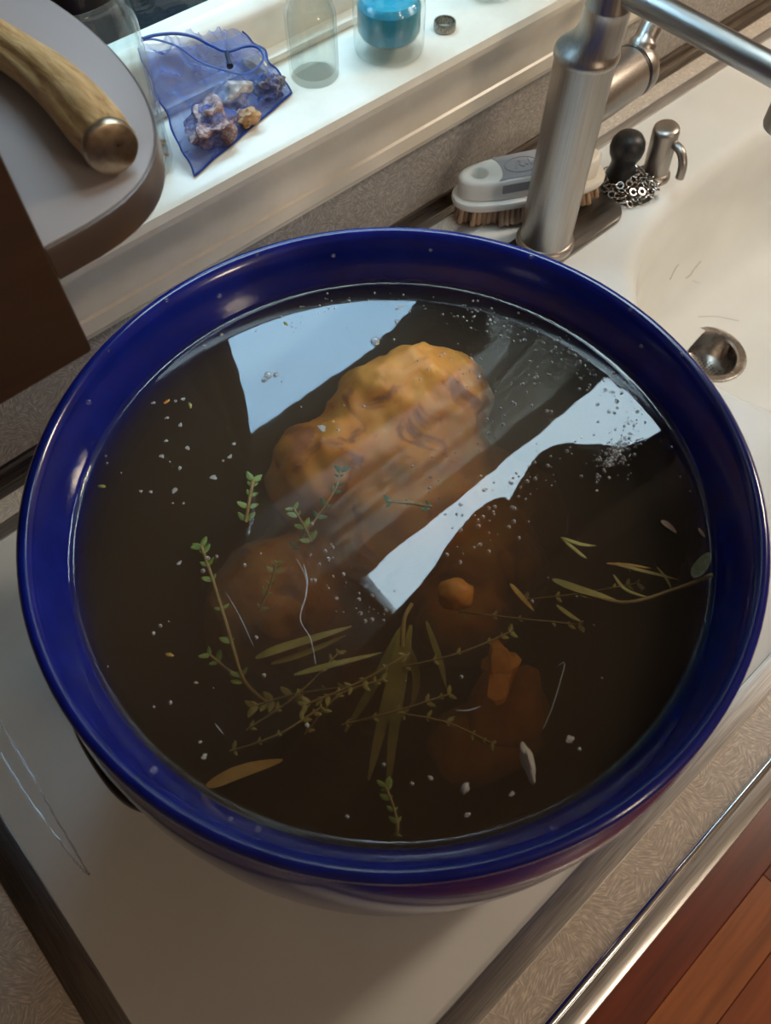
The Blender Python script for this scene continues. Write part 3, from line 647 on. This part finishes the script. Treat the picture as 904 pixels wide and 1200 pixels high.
# collar and leaning neck
V = []; F = []; seg = 48
rows = [(.0300, .2285, 0), (.0312, .2300, 0), (.0315, .2330, 0), (.0308, .2360, 0), (.0292, .2385, .0), (.0272, .2420, .0022), (.0246, .2470, .0050), (.0228, .2530, .0072), (.0216, .2600, .0086), (.0210, .2680, .0092), (.0208, .2760, .0094), (.0211, .2768, .0094), (.0211, .2790, .0094), (.0206, .2800, .0094), (.0206, .3150, .0094), (.0190, .3200, .0094), (.012, .3215, .0094)]
for r, z, o in rows: V += [(fx + o * .35 + r * math.cos(2 * PI * k / seg), fy - o + r * math.sin(2 * PI * k / seg), z) for k in range(seg)]
for i in range(len(rows) - 1):
    for k in range(seg): j = (k + 1) % seg; F.append((i * seg + k, i * seg + j, (i + 1) * seg + j, (i + 1) * seg + k))
F.append(tuple(range((len(rows) - 1) * seg, len(rows) * seg)))
MB().add(V, F).build('neck', nickel, fa, angle=35)
nickel_y = brushed('brushed_nickel_spout', (.40, .375, .35), .3, (500, 15, 500), .08, .10)
sp = MB().tube([(.647, .405, .2935), (.647, .36, .2930), (.647, .30, .2920), (.647, .215, .2905)], [.0115, .0112, .0112, .0112], 24).build('spout', nickel_y, fa)
MB().lathe([(.012, .2990), (.0175, .2970), (.0195, .2880), (.0195, .2590), (.0185, .2565), (.0150, .2560), (.0150, .2600), (0, .2600)], (.647, .222, 0), 40).build('nozzle', nickel, sp)
MB().lathe([(.0262, -.030), (.0262, .0560), (.0255, .0585)], (.6800, .430, .1720), 48, (1, .04, 0)).build('valve', nickel, fa)
MB().lathe([(.0240, .0), (.0256, .0), (.0256, .0028), (.0240, .0028)], (.7386, .4322, .1720), 48, (1, .04, 0)).build('gasket', black_rubber, fa)
lv = MB().lathe([(.0240, 0), (.0266, .0006), (.0270, .0070), (.0258, .0135), (.0215, .0200), (.0140, .0250), (0, .0270)], (.7416, .4324, .1720), 48, (1, .04, 0)).build('lever', nickel, fa)
MB().tube(spline([(.752, .434, .186), (.762, .437, .200), (.778, .440, .217), (.805, .443, .243), (.835, .446, .272)], 6), [.0150] * 5 + [.012] * 5 + [.0085] * 8 + [.0075] * 7, 20).build('lever_arm', nickel, lv)

# soap dispenser
sd = empty('soap_dispenser', (.846, .420, 0)); tag(sd, 'small brushed nickel soap pump with curved nozzle at the back of the sink', 'soap dispenser')
MB().lathe([(0, 0), (.0200, 0), (.0205, .002), (.0200, .005), (.0165, .0085), (.0140, .010)], (.846, .420, 0), 40).build('base', nickel, sd)
MB().lathe([(.0158, .0085), (.0162, .066), (.0155, .0700), (.0135, .0722), (.007, .0733), (0, .0736)], (.847, .420, 0), 40, (-.12, .0, 1)).build('pump', nickel, sd)
MB().tube(spline([(.842, .410, .053), (.8405, .400, .0545), (.8385, .391, .0515), (.8365, .384, .043), (.8355, .381, .033), (.8352, .3805, .025)], 5), .0054, 16).build('nozzle', nickel, sd)

# chainmail scrubber with black knob
cs = empty('chainmail_scrubber', (.797, .438, 0)); tag(cs, 'steel chainmail scrubber with a wet black rubber knob', 'scrubber')
cb = MB(); rc = random.Random(11)
for i in range(-7, 8):
    for j in range(-7, 8):
        x, y = i * .0068 + (j % 2) * .0034, j * .0060
        d = math.hypot(x, y)
        if d > .0365: continue
        z = .0175 - 8.5 * d * d + rc.uniform(-.0015, .0015)
        cb.torus((.8020 + x, .4270 + y, max(.004, z)), .0042, .00095, (rc.uniform(-.7, .7), rc.uniform(-.7, .7), 1), 12, 6)
tag(cb.build('chainmail', mat('chain_steel', (.55, .52, .48), .22, 1.), cs), kind='stuff')
MB().lathe([(0, .001), (.034, .001), (.031, .005), (.020, .011), (0, .0125)], (.8020, .4270, 0), 32).build('core', mat('core_dark', (.04, .038, .036), .6), cs)
MB().lathe([(.0185, .0105), (.0180, .0150), (.0160, .0230), (.0150, .0300), (.0162, .0360), (.0198, .0430), (.0212, .0505), (.0200, .0590), (.0155, .0660), (.0082, .0698), (0, .0708)], (.800, .441, 0), 40, (-.02, .02, 1)).build('knob', black_rubber, cs)
kd = MB()
for a, r, z in [(0, .004, .0702), (-1.5, .0175, .062), (-1.2, .020, .055), (-2.2, .0202, .049), (-.5, .0185, .060), (-1.8, .0142, .036)]: kd.sphere((.7985 + r * math.cos(a), .4425 + r * math.sin(a), z), .0016, 2, (1, 1, .8))
tag(kd.build('drops', drop_m, cs), kind='stuff')

# scrub brush
BA = math.radians(-30.5); bc = (.677, .487)
def bl(x, y): return (bc[0] + x * math.cos(BA) - y * math.sin(BA), bc[1] + x * math.sin(BA) + y * math.cos(BA))
sb = empty('scrub_brush', (bc[0], bc[1], 0)); tag(sb, 'white and grey scrub brush with tan bristles standing behind the faucet', 'brush')
white_pl = mat('white_plastic', (.88, .85, .77), .35); grey_pl = mat('grey_plastic', (.36, .35, .36), .45)
def oblong(hl, hw, n=3.2, N_=48, x0=0.):
    L = []
    for k in range(N_):
        a = 2 * PI * k / N_; c, s = math.cos(a), math.sin(a)
        L.append(bl(x0 + hl * abs(c) ** (2 / n) * (1 if c > 0 else -1), hw * abs(s) ** (2 / 2.4) * (1 if s > 0 else -1)))
    return L
MB().prism(oblong(.094, .0310), .0240, .0340, .0028).build('bristle_block', white_pl, sb)
# handle: loft with a through hole near its left end
hx, hr = -.062, .0095
def holed(hl, hw, z0, z1, x0, n=3.):
    outer0 = []; N_ = 64
    V = []; F = []
    ring = []
    for k in range(N_):
        a = 2 * PI * k / N_; c, s = math.cos(a), math.sin(a)
        # outline as seen from the hole centre
        lo, hi = 0, .3
        for _ in range(40):
            m_ = (lo + hi) / 2; X, Y_ = hx + m_ * c - x0, m_ * s
            if (abs(X) / hl) ** n + (abs(Y_) / hw) ** 2.4 < 1: lo = m_
            else: hi = m_
        ring.append((lo, c, s))
    rows = [(lambda d: d - .003, z0), (lambda d: d, z0 + .002), (lambda d: d, z1 - .005), (lambda d: d - .0012, z1 - .002), (lambda d: d - .005, z1), (lambda d: hr + .002, z1), (lambda d: hr, z1 - .002), (lambda d: hr, z0)]
    for fn, z in rows: V += [(*bl(hx + max(hr, fn(d)) * c, max(hr, fn(d)) * s), z) for d, c, s in ring]
    R_ = len(rows)
    for i in range(R_):
        for k in range(N_): j = (k + 1) % N_; i2 = (i + 1) % R_; F.append((i * N_ + k, i * N_ + j, i2 * N_ + j, i2 * N_ + k))
    return MB().add(V, F)
holed(.087, .0240, .0335, .0600, 0.).build('handle', white_pl, sb, angle=50)
# grey grip panel with concave left end
L = [bl(x, y) for x, y in [(-.044, -.0205)] + [(-.0440 + .010 * math.cos(a) - .002, .0205 * math.sin(a)) for a in [(-PI / 2) + PI * k / 12 for k in range(1, 12)]] + [(-.044, .0205), (.02, .0222), (.05, .020), (.066, .013), (.070, 0), (.066, -.013), (.05, -.020), (.02, -.0222)]]
gp = MB().prism(L, .0470, .0609, .0012).build('grip_panel', grey_pl, sb)
for s in (-1, 1):
    side = [bl(x, s * y) for x, y in ((-.040, .0225), (.045, .0225), (.045, .0244), (-.040, .0244))]
    MB().prism(side, .044, .0555, .0008).build('grip_side', grey_pl, sb)
emb = MB(); ec = mat('emblem_grey', (.24, .235, .24), .5)
emb.tube([(*bl(-.012 + .020 * math.cos(2 * PI * k / 32), .013 * math.sin(2 * PI * k / 32)), .0611) for k in range(33)], .00045, 6)
for st_ in ([(-.020, -.006), (-.017, .004), (-.014, .007), (-.012, .003), (-.015, 0), (-.010, -.005)], [(-.009, -.004), (-.007, .001), (-.005, -.004), (-.003, .001)], [(-.002, .008), (-.001, -.005)], [(-.001, -.001), (.004, .003)], [(0, -.001), (.005, -.006)]):
    emb.tube([(*bl(x, y), .0611) for x, y in st_], .0005, 6)
emb.build('emblem', ec, sb)
tuft = MB(); rt = random.Random(5)
for k in range(9):
    a = 2 * PI * k / 8; r0 = 0 if k == 8 else .0014; r1 = 0 if k == 8 else .0027
    tuft.tube([(r0 * math.cos(a), r0 * math.sin(a), .0245), (r0 * 1.2 * math.cos(a), r0 * 1.2 * math.sin(a), .013), (r1 * math.cos(a), r1 * math.sin(a), rt.uniform(.0002, .002))], [.0011, .0011, .0008], 5)
tf = [noisy('bristle_tan', [(.3, (.52, .35, .21)), (.7, (.68, .49, .32))], (400, 400, 40), 2, .8), noisy('bristle_brown', [(.3, (.36, .24, .15)), (.7, (.50, .35, .23))], (400, 400, 40), 2, .8)]
tme = []
for ma in tf:
    o = tuft.build('bristle_tuft', ma, origin=(0, 0, 0)); tme.append(o.data); C.objects.unlink(o); bpy.data.objects.remove(o)
for i in range(-13, 14):
    for j in range(-3, 4):
        x, y = i * .0063, j * .0080
        if (abs(x) / .084) ** 3 + (abs(y) / .0255) ** 2.4 > 1: continue
        o = bpy.data.objects.new('bristle_tuft', tme[(i * 5 + j * 3) % 3 == 0]); C.objects.link(o); o.parent = sb
        w = bl(x, y); o.location = (w[0] - bc[0], w[1] - bc[1], 0); o.rotation_euler = (0, 0, rt.random() * 6)
        # outer tufts splay outwards
        nx_, ny_ = x / .084, y / .0255; q = Vector((nx_ * math.cos(BA) - ny_ * math.sin(BA), nx_ * math.sin(BA) + ny_ * math.cos(BA), 0))
        if q.length > .55:
            ax = Vector((0, 0, 1)).cross(q).normalized(); Rm = Matrix.Rotation(-.22 * q.length, 4, ax)
            o.matrix_local = Matrix.Translation(o.location + Vector((0, 0, .0245))) @ Rm @ Matrix.Translation((0, 0, -.0242)) @ Matrix.Rotation(rt.random() * 6, 4, 'Z')

# its right end rests on the faucet plate, so the whole brush tips a little
from mathutils import Quaternion
sb.rotation_mode = 'QUATERNION'; sb.rotation_quaternion = Quaternion((-math.sin(BA), math.cos(BA), 0), -.055); sb.location.z = .0050
# ================================================================ things on the sill
SZ = .225
def glass_vessel(name, c, outer, inner, label, cat, ma=None, group=None):
    r = empty(name, (c[0], c[1], SZ)); tag(r, label, cat, group)
    MB().lathe([(0, outer[0][1])] + outer + inner + [(0, inner[-1][1])], (c[0], c[1], SZ), 48).build('glass', ma or clear, r, angle=50); return r
g_b = thin_glass('bottle_glass', (.965, .975, .955), 1.5, .03, (.75, .80, .74))
bt = glass_vessel('glass_bottle', (.4360, .5790), [(.0215, .0), (.0228, .002), (.0230, .006), (.0230, .052), (.0226, .057), (.0205, .062), (.0190, .0645), (.0195, .066), (.0202, .068), (.0195, .070), (.0188, .072), (.0188, .082), (.0195, .084)],
    [(.0170, .084), (.0165, .066), (.0185, .060), (.0206, .054), (.0208, .008), (.0190, .0055)], 'small empty clear glass bottle on the window sill', 'bottle', g_b)
# blue candle glass
cc = (.5160, .5640)
cd = glass_vessel('candle_glass', cc, [(.0300, 0), (.0328, .002), (.0336, .006), (.0338, .040), (.0330, .046), (.0305, .0490), (.0285, .0500), (.0280, .052), (.0285, .054), (.0285, .060), (.0275, .0625)],
    [(.0255, .0620), (.0250, .052), (.0270, .046), (.0296, .042), (.0298, .020), (.0270, .0145), (.018, .0125)], 'round thick glass candle holder with turquoise blue wax', 'candle', clear)
wax = MB().lathe([(0, .0130), (.018, .0135), (.0265, .0155), (.0292, .0205), (.0292, .0420), (.0266, .0450), (.0246, .0470), (0, .0472)], (cc[0], cc[1], SZ), 48).build('wax', mat('turquoise_wax', (.03, .42, .58), .25, Transmission_Weight=.25, Subsurface_Weight=.3), cd)
MB().tube([(cc[0], cc[1], SZ + .046), (cc[0] + .002, cc[1], SZ + .052), (cc[0] + .008, cc[1] - .002, SZ + .056)], .0009, 6).build('wick', mat('wick', (.5, .48, .42), .9), wax)
# metal band ring
tag(MB().lathe([(.0106, .0002), (.0109, .001), (.0109, .0072), (.0106, .008), (.0092, .008), (.0089, .0072), (.0089, .001), (.0092, .0002)], (.5800, .5530, SZ), 40, closed=True).build('ring', noisy('engraved_gold_steel', [(.4, (.38, .34, .28)), (.6, (.22, .20, .17))], (700, 700, 300), 2, .35, 1.), origin=(.5800, .5530, SZ)), 'small engraved metal ring lying on the sill beside the candle glass', 'ring')
glass_vessel('glass_tumbler', (.6640, .5720), [(.0230, .0), (.0262, .0015), (.0272, .005), (.0280, .07), (.0284, .10)], [(.0268, .10), (.0258, .014), (.0225, .0105), (.010, .0095)], 'clear thick-bottomed glass on the sill beyond the metal ring', 'glass')
# tall jar with black lid and wooden sticks
jc = (.2285, .5860)
jr = glass_vessel('storage_jar', jc, [(.0385, 0), (.0430, .0015), (.0450, .005), (.0445, .010), (.0450, .014), (.0450, .118), (.0440, .127), (.0415, .134), (.0405, .137), (.0415, .139), (.0405, .141), (.0405, .148)],
    [(.0380, .148), (.0380, .136), (.0412, .126), (.0425, .117), (.0425, .012), (.0395, .0055)], 'glass storage jar with black lid holding short wooden sticks', 'jar', clear)
MB().lathe([(0, .1645), (.040, .1645), (.0428, .1635), (.0436, .161), (.0436, .1445), (.0420, .1435), (.0420, .1595), (0, .1605)], (jc[0], jc[1], SZ), 48).build('lid', mat('black_lid', (.008, .008, .009), .3), jr)
rj = random.Random(2); stick_m = noisy('stick_wood', [(.3, (.42, .22, .09)), (.7, (.62, .38, .18))], (300, 300, 60), 2, .7)
for k in range(46):
    a = rj.random() * 2 * PI; d = .0385 * math.sqrt(rj.random()); lv_ = .008 + .0032 * (k // 8)
    x, y = jc[0] + d * math.cos(a), jc[1] + d * math.sin(a); b2 = rj.random() * PI; hl = min(.012, max(.004, math.sqrt(max(.00002, .0385 ** 2 - d * d)) * .5))
    o = MB().tube([(x - hl * math.cos(b2), y - hl * math.sin(b2), SZ + lv_), (x + hl * math.cos(b2), y + hl * math.sin(b2), SZ + lv_ + rj.uniform(0, .002))], .0014, 6).build('wooden_stick', stick_m, origin=(x, y, SZ + lv_))
    tag(o, 'short wooden stick in the bottom of the storage jar', 'stick', 'sticks in the storage jar')

# ---------------------------------------------------------------- organza bag with stones
def stone(c, r, sc, rot, ma, label, seed, jag, sub=4, freq=2.2):
    return chunk('stone', c, r, sc, rot, ma, label, 'stone', seed, jag, sub, freq, None)
amy = noisy('amethyst_crust', [(.30, (.10, .045, .05)), (.45, (.26, .14, .13)), (.58, (.42, .30, .27)), (.72, (.55, .50, .48))], (230, 230, 230), 5, .25, bump=1., nrough=.7)
qz = noisy('grey_quartz', [(.35, (.25, .21, .20)), (.55, (.46, .41, .38)), (.7, (.68, .64, .60))], (130, 130, 130), 4, .25, bump=.6)
ylw = noisy('yellow_calcite', [(.35, (.42, .30, .10)), (.65, (.62, .50, .26))], (120, 120, 120), 3, .35, bump=.5)
orn = noisy('orange_agate', [(.35, (.36, .17, .06)), (.65, (.58, .34, .15))], (150, 150, 150), 3, .35, bump=.4)
drk = noisy('dark_crystal', [(.35, (.07, .05, .05)), (.55, (.20, .16, .17)), (.75, (.42, .38, .40))], (260, 260, 260), 4, .25, bump=.9)
stone((.3090, .5640, .2400), .0205, (1.15, .9, .66), .9, amy, 'knobbly brown-purple amethyst cluster in the blue bag', 1, .75, 4, 1.9)
stone((.3440, .5830, .2400), .0160, (1.2, .85, .85), -.3, qz, 'grey blocky quartz in the blue bag', 2, .5, 3, 1.1)
stone((.3430, .5560, .2345), .0092, (1.2, .8, .8), -.2, orn, 'small orange-brown stone under the grey quartz', 3, .4, 3)
stone((.3850, .6050, .2390), .0125, (.8, 1.25, .95), .4, ylw, 'yellow stone at the back corner of the blue bag', 4, .4, 3, 1.2)
stone((.3830, .5780, .2360), .0120, (1.1, .8, .8), -.6, drk, 'dark sparkling crystal in the right corner of the blue bag', 5, .7, 4, 2.4)
bag = empty('organza_bag', (.33, .58, SZ)); tag(bag, 'sheer blue organza drawstring bag holding stones on the sill', 'bag')
def bil(s, t):
    # s across the bottom hem, t from hem to mouth
    A, B, D, E_ = Vector((.2675, .5335, .2262)), Vector((.4020, .5700, .2262)), Vector((.3940, .6260, .2600)), Vector((.2920, .6270, .2830))
    p = (A * (1 - s) + B * s) * (1 - t) + (E_ * (1 - s) + D * s) * t
    k = 4 * t * (1 - t) * .5 + .25
    p.x += .0075 * noise.noise(Vector((s * 2.2, t * 4.5, 4.2))) * k * 1.6 + .006 * math.sin(PI * t) * (s - .3); p.y += .006 * noise.noise(Vector((s * 5, t * 2.2, 7.7))) * k
    return p
lumps = [(.309, .564, .0265, .030), (.344, .583, .0265, .024), (.343, .556, .018, .014), (.385, .605, .026, .018), (.383, .578, .021, .018)]
org = bpy.data.materials.new('blue_organza'); org.use_nodes = True
n, l = org.node_tree.nodes, org.node_tree.links; n.clear()
out = n.new('ShaderNodeOutputMaterial'); tr = n.new('ShaderNodeBsdfTransparent'); df = n.new('ShaderNodeBsdfPrincipled'); mx = n.new('ShaderNodeMixShader')
df.inputs['Base Color'].default_value = (.05, .10, .36, 1); df.inputs['Roughness'].default_value = .35; df.inputs['Sheen Weight'].default_value = .25
tr.inputs['Color'].default_value = (.88, .91, 1, 1)
lw = n.new('ShaderNodeLayerWeight'); lw.inputs['Blend'].default_value = .35
mr = n.new('ShaderNodeMapRange'); mr.inputs['To Min'].default_value = .14; mr.inputs['To Max'].default_value = 1.0
l.new(lw.outputs['Facing'], mr.inputs['Value'])
wn = n.new('ShaderNodeTexNoise'); wn.inputs['Scale'].default_value = 1; wn.inputs['Detail'].default_value = 3; wn.inputs['Distortion'].default_value = 1.4
l.new(coords(n, l, (38, 75, 20), (0, 0, .6)), wn.inputs['Vector'])
wr = n.new('ShaderNodeMapRange'); wr.inputs['From Min'].default_value = .48; wr.inputs['From Max'].default_value = .72; wr.inputs['To Max'].default_value = .62; l.new(wn.outputs['Fac'], wr.inputs['Value'])
mxm = n.new('ShaderNodeMath'); mxm.operation = 'MAXIMUM'; l.new(mr.outputs[0], mxm.inputs[0]); l.new(wr.outputs[0], mxm.inputs[1]); l.new(mxm.outputs[0], mx.inputs[0]); l.new(tr.outputs[0], mx.inputs[1]); l.new(df.outputs[0], mx.inputs[2]); l.new(mx.outputs[0], out.inputs['Surface'])
for layer in (0, 1):
    V = []; F = []; na, nb = 70, 70
    for j in range(nb + 1):
        t_ = j / nb
        for i in range(na + 1):
            s_ = i / na; p = bil(s_, t_)
            edge = min(1, min(s_, 1 - s_, t_) * 9)
            if layer == 0:
                h = 0
                for lx, ly, lh, lr in lumps: h = max(h, lh * math.exp(-((p.x - lx) ** 2 + (p.y - ly) ** 2) / (2 * (lr * .72) ** 2)))
                zz = max(p.z + .003 * edge, SZ + .001 + h * 1.02 * min(1, edge * 1.3))
                g = max(0, t_ - .35) / .65
                rid = 1 - abs(noise.noise(Vector((p.x * 42 + p.y * 25, p.y * 30 - p.x * 18, 3)))) * 2
                rid2 = 1 - abs(noise.noise(Vector((p.x * 80 - p.y * 60, p.y * 50 + p.x * 40, 9)))) * 2
                fold = .0012 * g * math.sin(s_ * 30) + (.0055 * max(0, rid) ** 3 + .0032 * max(0, rid2) ** 3) * edge * (.35 + .65 * min(1, t_ * 2))
                left = max(0, .45 - s_) * 2.2
                fold += .009 * left * noise.noise(Vector((p.x * 90, p.y * 70, 8))) * edge
                p = Vector((p.x, p.y, max(zz + fold * (1 if h < .008 else .3), SZ + .0012)))
            else:
                p = Vector((p.x, p.y, max(p.z - .004 * edge, SZ + .0006)))
            V.append(p)
    for j in range(nb):
        for i in range(na): a = j * (na + 1) + i; F.append((a, a + 1, a + na + 2, a + na + 1))
    MB().add(V, F).build('front_sheet' if layer == 0 else 'back_sheet', org, bag, angle=180)
hem = MB().tube([bil(k / 24, 0) + Vector((0, 0, .0006)) for k in range(25)], .0011, 6).build('hem', mat('blue_satin', (.008, .035, .19), .3), bag)
for s_ in (0, 1): MB().tube([bil(s_, k / 24) + Vector((0, 0, .0012)) for k in range(25)], .0009, 6).build('seam', MATS['blue_satin'], bag)
cord = [(.2973, .6300, .287), (.3086, .6270, .285), (.3227, .616, .278), (.3299, .5979, .271), (.3399, .5797, .268), (.3504, .5665, .266), (.3661, .5657, .266), (.3789, .5734, .267), (.38, .5837, .270), (.3721, .5901, .271), (.3569, .5957, .270), (.3482, .606, .274), (.3404, .6183, .279), (.3281, .6262, .283), (.3106, .6290, .287), (.2980, .6300, .288)]
MB().tube(spline(cord, 8), .0014, 8, flat=.5).build('drawstring', MATS['blue_satin'], bag)
MB().tube([(.3565, .5955, .271), (.3550, .5935, .2695), (.3525, .589, .267), (.3495, .583, .2655)], [.0012, .0022, .0018, .0030], 8).build('tassel', mat('navy_tassel', (.006, .010, .04), .7), bag)

# ---------------------------------------------------------------- antler-handled knife on the end shelf
ak = empty('antler_knife', (.12, .40, .4325)); tag(ak, 'antler-handled knife with steel end cap lying on the rounded shelf', 'knife')
ant = noisy('stag_antler', [(.30, (.20, .10, .035)), (.42, (.50, .29, .11)), (.58, (.68, .45, .20)), (.8, (.80, .60, .33))], (220, 30, 220), 6, .6, bump=1., dist=.5, nrough=.7)
path = spline([(.1168, .3040, .4462), (.1195, .322, .4458), (.1225, .345, .4450), (.1232, .370, .4445), (.1215, .397, .4440), (.1165, .425, .4435), (.110, .450, .4430)], 8)
V = []; F = []; seg = 40; nP = len(path)
for i, p in enumerate(path):
    t = (path[min(i + 1, nP - 1)] - path[max(i - 1, 0)]).normalized(); u = Vector((0, 0, 1)); w = t.cross(u).normalized(); u = w.cross(t)
    k = i / (nP - 1); R0 = .0116 + .0012 * math.sin(k * 7)
    for a in range(seg):
        th = 2 * PI * a / seg
        g = 1 - .14 * math.exp(-((th - 2.3) / .16) ** 2) - .08 * math.exp(-((th - 1.1) / .12) ** 2) + .05 * noise.noise(Vector((math.cos(th) * 2.5, math.sin(th) * 2.5, k * 5)))
        V.append(p + (w * math.cos(th) + u * math.sin(th)) * R0 * g)
for i in range(nP - 1):
    for a in range(seg): b = (a + 1) % seg; F.append((i * seg + a, i * seg + b, (i + 1) * seg + b, (i + 1) * seg + a))
F += [tuple(range(seg))[::-1], tuple(range((nP - 1) * seg, nP * seg))]
MB().add(V, F).build('handle', ant, ak, angle=60)
ax = (path[0] - path[2]).normalized()
MB().lathe([(.0112, -.0010), (.0120, .0), (.0121, .0022), (.0113, .0036), (.0095, .0042), (0, .0047)], path[0], 40, ax).build('end_cap', brushed('cap_steel', (.52, .42, .30), .3, (300, 300, 300), .1, .2), ak)
ay = (path[-1] - path[-3]).normalized()
MB().lathe([(.0122, -.001), (.0124, .004), (.0112, .010), (.006, .011)], path[-1], 32, ay).build('ferrule', mat('ferrule_steel', (.6, .58, .55), .25, 1.), ak)
b0 = path[-1] + ay * .010
sd_ = ay.cross(Vector((0, 0, 1))).normalized()
V = []
for k, wd in ((0, .008), (.5, .0085), (.85, .006), (1, .0005)):
    c = b0 + ay * .085 * k; c.z = .4350 if k > 0 else .440
    V += [c - sd_ * wd, c + Vector((0, 0, .0012)), c + sd_ * wd, c - Vector((0, 0, .0010))]
F = [(4 * i + k, 4 * i + (k + 1) % 4, 4 * i + 4 + (k + 1) % 4, 4 * i + 4 + k) for i in range(3) for k in range(4)] + [(3, 2, 1, 0), (12, 13, 14, 15)]
MB().add(V, F).build('blade', mat('blade_steel', (.65, .65, .66), .2, 1.), ak, smooth=False)
